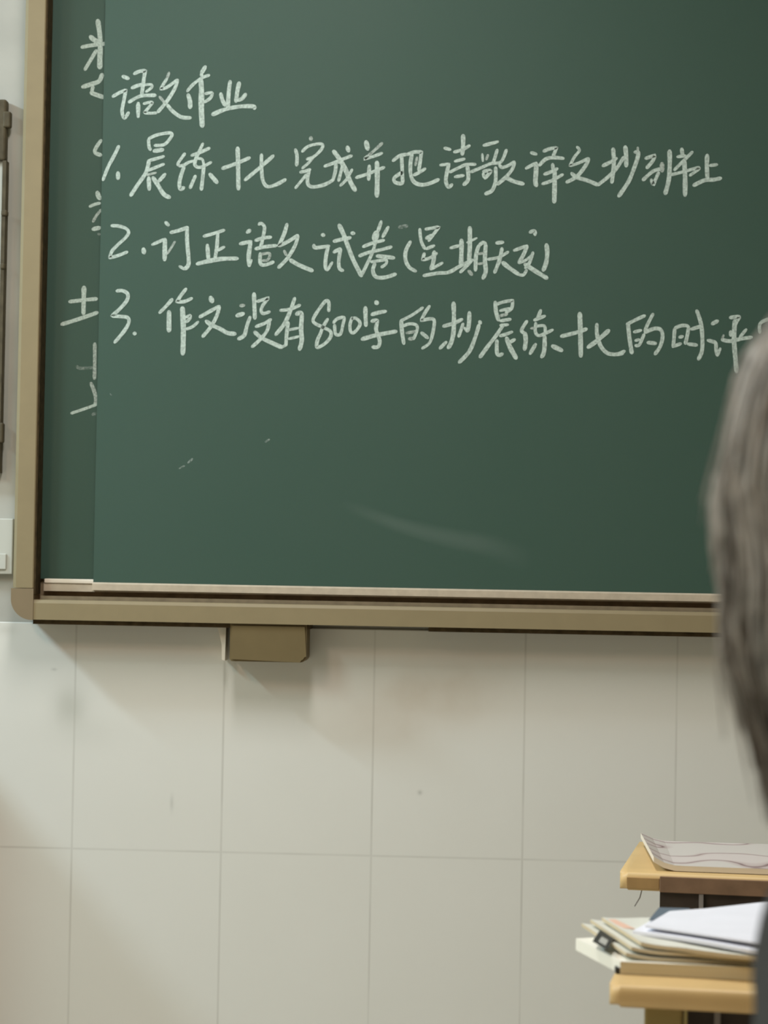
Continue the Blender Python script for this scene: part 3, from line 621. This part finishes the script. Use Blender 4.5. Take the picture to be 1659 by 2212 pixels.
# printed sheet on the rear desk
def print_material():
    m = mat('printed_sheet', (0.6, 0.57, 0.53), 0.7, 0.2); nt = m.node_tree; N = nt.nodes; L = nt.links
    tc = N.new('ShaderNodeTexCoord'); n = N.new('ShaderNodeTexNoise'); n.inputs['Scale'].default_value = 9; n.inputs['Detail'].default_value = 0.6
    L.new(tc.outputs['Object'], n.inputs['Vector'])
    r = N.new('ShaderNodeValToRGB'); e = r.color_ramp.elements
    e[0].position = 0.44; e[0].color = (0.58, 0.54, 0.49, 1); e[1].position = 0.56; e[1].color = (0.60, 0.54, 0.50, 1)
    for p, c in ((0.485, (0.50, 0.42, 0.39, 1)), (0.50, (0.20, 0.13, 0.125, 1)), (0.515, (0.50, 0.42, 0.39, 1))):
        x = e.new(p); x.color = c
    L.new(n.outputs['Fac'], r.inputs[0]); L.new(r.outputs[0], N['Principled BSDF'].inputs['Base Color'])
    return m
M_PRINT = print_material(); M_PEDGE = pages('cream_sheet_edges', (0.72, 0.65, 0.54), (0.78, 0.72, 0.62))
ps = paper('printed_poster', [(1412, 1868), (1730, 1880), (1745, 1826), (1384, 1815)], ZD+0.0085, 0.0075, M_PRINT, M_PEDGE, curl=lambda u, v: 0.011*max(0, 1-u*6)**2)
tag(ps, 'printed sheet with purplish line drawing, left edge curled up, on the rear desk', 'poster')

# ------------------------------------------------------------------ the student in front, in profile at the right edge
M_SKIN = mat('skin', (0.50, 0.33, 0.235), 0.55, 0.3)
M_HAIR = mat('grey_brown_hair', (0.47, 0.470, 0.450), 0.45, 0.4, var=0.35, vscale=60)
M_HAIRD = mat('dark_hair', (0.14, 0.125, 0.105), 0.5, 0.4, var=0.3, vscale=60)
M_JACK = mat('dark_grey_cloth', (0.047, 0.050, 0.050), 0.9, 0.1, var=0.25, vscale=300)
M_GREEN = mat('green_cloth', (0.02, 0.12, 0.075), 0.85, 0.1)
M_TROU = mat('navy_cloth', (0.03, 0.033, 0.045), 0.9, 0.1)
M_SHOE = mat('white_rubber', (0.5, 0.5, 0.48), 0.6, 0.3)
def ell(bm, c, r, rot=None):
    nu, nv = 18, 12; c = Vector(c); M3 = Matrix.Rotation(rot, 3, 'Y') if rot else None
    def vert(a, b):
        p = Vector((r[0]*math.sin(b)*math.cos(a), r[1]*math.sin(b)*math.sin(a), r[2]*math.cos(b)))
        return bm.verts.new((M3 @ p if M3 else p) + c)
    tp, bt = vert(0, 0), vert(0, math.pi)
    R_ = [[vert(2*math.pi*i/nu, math.pi*j/nv) for i in range(nu)] for j in range(1, nv)]
    for i in range(nu):
        k = (i+1) % nu
        bm.faces.new((tp, R_[0][i], R_[0][k])); bm.faces.new((bt, R_[-1][k], R_[-1][i]))
        for j in range(nv-2): bm.faces.new((R_[j][i], R_[j+1][i], R_[j+1][k], R_[j][k]))
def cap(bm, a, b, ra, rb, n=8):
    a, b = Vector(a), Vector(b)
    for k in range(n+1):
        t = k/n; r = ra+(rb-ra)*t; ell(bm, a+(b-a)*t, (r, r, r))
def voxel(name, bm, m, parent, size, smooth=6):
    me = bpy.data.meshes.new('tmp'); bm.to_mesh(me); bm.free()
    o = bpy.data.objects.new('tmp', me); COL.objects.link(o)
    md = o.modifiers.new('r', 'REMESH'); md.mode = 'VOXEL'; md.voxel_size = size
    s = o.modifiers.new('s', 'SMOOTH'); s.iterations = smooth; s.factor = 0.5
    dg = bpy.context.evaluated_depsgraph_get(); me2 = bpy.data.meshes.new_from_object(o.evaluated_get(dg))
    bpy.data.objects.remove(o); me2.name = name
    r = bpy.data.objects.new(name, me2); COL.objects.link(r); me2.materials.clear(); me2.materials.append(m)
    for p in me2.polygons: p.use_smooth = True
    r.parent = parent; return r
back = P(1550, 1110, -3.4)                # back of the hair
PRZ = math.radians(-10)
pl = Vector((-0.080, 0, 0)); pl.rotate(Matrix.Rotation(PRZ, 3, 'Z'))
root = Vector((back.x, -3.4, 0)) - Vector((pl.x, pl.y, 0))
st = thing('person', 'seated student with bushy grey-brown hair and dark grey jacket at the right edge', 'person', root, PRZ)
bm = bmesh.new()
ell(bm, (0.045, 0, 1.205), (0.092, 0.075, 0.112)); ell(bm, (0.075, 0, 1.150), (0.062, 0.055, 0.066))
ell(bm, (0.105, 0, 1.112), (0.026, 0.026, 0.018))                       # chin
cap(bm, (0.132, 0, 1.208), (0.150, 0, 1.176), 0.008, 0.0125, 5)         # nose
ell(bm, (0.128, 0.028, 1.222), (0.014, 0.024, 0.007)); ell(bm, (0.128, -0.028, 1.222), (0.014, 0.024, 0.007))   # brows
ell(bm, (0.134, 0, 1.150), (0.009, 0.024, 0.006)); ell(bm, (0.133, 0, 1.140), (0.009, 0.020, 0.006))            # lips
for s in (-1, 1): ell(bm, (0.045, s*0.078, 1.188), (0.018, 0.009, 0.030))                                       # ears
cap(bm, (0.055, 0, 0.97), (0.05, 0, 1.12), 0.056, 0.05)
ell(bm, (0.058, 0, 0.88), (0.08, 0.14, 0.13)); ell(bm, (0.055, 0, 0.70), (0.08, 0.125, 0.14)); ell(bm, (0.05, 0, 0.545), (0.095, 0.155, 0.085))
for s in (-1, 1):
    sh, el, wr = Vector((0.07, s*0.165, 0.955)), Vector((0.10, s*0.225, 0.70)), Vector((0.295, s*0.13, 0.628))
    cap(bm, (0.065, s*0.10, 0.965), sh, 0.045, 0.047); cap(bm, sh, el, 0.045, 0.038, 12); cap(bm, el, wr, 0.037, 0.025, 12)
    hp, kn, an = Vector((0.06, s*0.085, 0.525)), Vector((0.47, s*0.115, 0.52)), Vector((0.44, s*0.115, 0.095))
    cap(bm, hp, kn, 0.078, 0.055, 14); cap(bm, kn, an, 0.052, 0.035, 14)
    cap(bm, (0.43, s*0.115, 0.05), (0.58, s*0.125, 0.035), 0.036, 0.028, 8)
    ell(bm, wr+Vector((0.045, -s*0.012, -0.008)), (0.046, 0.038, 0.014), 0.15)
    for f in range(4):
        o_ = (f-1.5)*0.018; ln = (0.068, 0.078, 0.072, 0.056)[f if s > 0 else 3-f] * 1.0
        a = wr+Vector((0.078, -s*0.015+o_, -0.012)); b = a+Vector((ln*0.55, o_*0.15, -0.004)); c = b+Vector((ln*0.42, o_*0.1, -0.018))
        cap(bm, a, b, 0.0085, 0.0078, 5); cap(bm, b, c, 0.0078, 0.0065, 5)
    a = wr+Vector((0.025, -s*0.045, -0.010)); b = a+Vector((0.030, -s*0.016, -0.004)); c = b+Vector((0.026, -s*0.004, -0.010))
    cap(bm, a, b, 0.010, 0.009, 5); cap(bm, b, c, 0.009, 0.0075, 5)
voxel('body', bm, M_SKIN, st, 0.005, 4)
for s in (-1, 1):
    e = bmesh.new(); ell(e, (0.124, s*0.030, 1.205), (0.0125, 0.0125, 0.0085)); eo = obj('eye', e, mat('eye_white', (0.75, 0.74, 0.72), 0.2, 0.5), st, True)
    e = bmesh.new(); ell(e, (0.1335, s*0.030, 1.205), (0.004, 0.0055, 0.0055)); obj('iris', e, M_HAIRD, eo, True)
# jacket
bm = bmesh.new()
for y in (-0.105, -0.05, 0, 0.05, 0.105):
    cap(bm, (0.047, y, 0.56), (0.0455, y, 0.979-0.25*abs(y)), 0.105 - 0.12*abs(y), 0.107 - 0.15*abs(y), 14)
for s in (-1, 1):
    sh, el, wr = Vector((0.07, s*0.165, 0.952)), Vector((0.10, s*0.225, 0.70)), Vector((0.28, s*0.138, 0.634))
    cap(bm, (0.065, s*0.08, 0.965), sh, 0.062, 0.060); cap(bm, sh, el, 0.060, 0.053, 14); cap(bm, el, wr, 0.052, 0.040, 12)
jk = voxel('jacket', bm, M_JACK, st, 0.006, 6)
bm = bmesh.new(); ringp = []
for k in range(25):
    a = 2*math.pi*k/24; ringp.append((0.054+0.062*math.cos(a), 0.066*math.sin(a), 1.055+0.015*-math.cos(a)))
tube(bm, ringp, 0.016, 8); obj('collar', bm, M_JACK, jk, True)
bm = bmesh.new()
tube(bm, [(-0.050+0.003*k, -0.028-0.022*k, 0.955-0.05*k) for k in range(6)], 0.012, 8); obj('stripe', bm, M_GREEN, jk, True)
bm = bmesh.new()
ell(bm, (0.05, 0, 0.545), (0.108, 0.168, 0.095))
for s in (-1, 1):
    hp, kn, an = Vector((0.06, s*0.085, 0.525)), Vector((0.47, s*0.115, 0.52)), Vector((0.44, s*0.115, 0.12))
    cap(bm, hp, kn, 0.083, 0.063, 14); cap(bm, kn, an, 0.061, 0.052, 14)
voxel('trousers', bm, M_TROU, st, 0.007, 5)
for s in (-1, 1):
    bm = bmesh.new(); cap(bm, (0.425, s*0.115, 0.05), (0.60, s*0.126, 0.038), 0.046, 0.036, 10); ell(bm, (0.44, s*0.115, 0.09), (0.045, 0.042, 0.04))
    for v in bm.verts: v.co.z = max(v.co.z, 0.0)
    voxel('shoe', bm, M_SHOE, st, 0.005, 3)
# hair: a full shell over crown, sides and nape, plus loose strands lying on it
HC = Vector((0.045, 0, 1.199))
def hair_pt(phi, t, out=0.0):
    """phi 0 = face, pi = back of the head; t 0 crown .. 1 tips"""
    back_ = (1-math.cos(phi))/2
    top = 0.152
    zlow = -0.150*back_**0.5 if back_ > 0.22 else 0.05 - 0.2*back_
    if t < 0.5:
        a = t/0.5*math.pi/2; r, z = math.sin(a), math.cos(a)*top
        if back_ < 0.22: a = t/0.5*math.pi/2*0.80; r, z = math.sin(a), math.cos(a)*top
    else:
        k = (t-0.5)/0.5
        if back_ < 0.22: a = math.pi/2*0.80; r, z = math.sin(a), math.cos(a)*top - 0.012*k
        else: r, z = 1 - 0.26*k**1.7, zlow*k
    rx = 0.125 if math.cos(phi) < 0 else 0.112
    out += 0.006*r*noise.noise(Vector((math.cos(phi)*2.5, math.sin(phi)*2.5, z*22+0.8)))
    p = HC + Vector((math.cos(phi)*(rx*r+out), math.sin(phi)*(0.102*r+out), z + (out*0.5 if t < 0.4 else 0)))
    return p
bm = bmesh.new(); NP, NT = 64, 28; rows = []
for j in range(NT+1):
    rows.append([])
    for i in range(NP):
        phi = 2*math.pi*i/NP; t = max(j/NT, 0.004)
        p = hair_pt(phi, t); wv = 0.0045*noise.noise(Vector((math.sin(phi)*7, math.cos(phi)*7, t*1.5))) + 0.002*noise.noise(Vector((math.sin(phi)*25, math.cos(phi)*25, t*2)))
        d = Vector((p.x-HC.x, p.y, 0)); d = d.normalized() if d.length > 1e-5 else Vector((0, 0, 1))
        rows[-1].append(bm.verts.new(p + d*(wv-0.005)))
for j in range(NT):
    for i in range(NP): bm.faces.new((rows[j][i], rows[j][(i+1) % NP], rows[j+1][(i+1) % NP], rows[j+1][i]))
bm.faces.new(rows[0])
hr = obj('hair', bm, M_HAIRD, st, True)
rnd = random.Random(11); bm = bmesh.new()
for k in range(1500):
    ph = rnd.uniform(0.9, 2*math.pi-0.9); t0 = rnd.uniform(0.08, 0.6); t1 = min(1.0, t0+rnd.uniform(0.3, 0.6))
    o0 = rnd.uniform(-0.003, 0.002); o1 = rnd.gauss(0.0015, 0.0035) ; wob = rnd.uniform(-0.10, 0.10); cl = 0.006*noise.noise(Vector((math.sin(ph)*9, math.cos(ph)*9, 3)))
    pts = []
    for i in range(9):
        u = i/8; t = t0+(t1-t0)*u
        p = hair_pt(ph+wob*u*u, t, o0+(o1-o0)*u*u+cl*0.5)
        pts.append(p)
    rr = rnd.uniform(0.0007, 0.0017)
    mi = 0 if noise.noise(Vector((ph*4.5, t0*5.0, 1.7)))*1.3 + rnd.uniform(-0.35, 0.35) + (0.35 if t0 < 0.35 else 0.1) > 0 else 1
    tube(bm, pts, [rr*(0.4+0.6*math.sin(math.pi*min(1, 0.15+u/8*0.85))) for u in range(9)], 4, mi)
hs = obj('hair_strands', bm, [M_HAIR, M_HAIRD], hr, True); hs['kind'] = 'stuff'
# stool the student sits on
so = thing('stool', 'wooden stool under the seated student at the right edge', 'stool', root + Vector((0.03, 0, 0)), PRZ)
obj('seat', NB(-0.12, 0.20, -0.16, 0.16, 0.415, 0.438, bev=0.006), M_DTOP, so)
for x in (-0.10, 0.15):
    for y in (-0.14, 0.11): obj('leg', NB(x, x+0.03, y, y+0.03, 0, 0.4148, bev=0.003), M_DBOX, so)
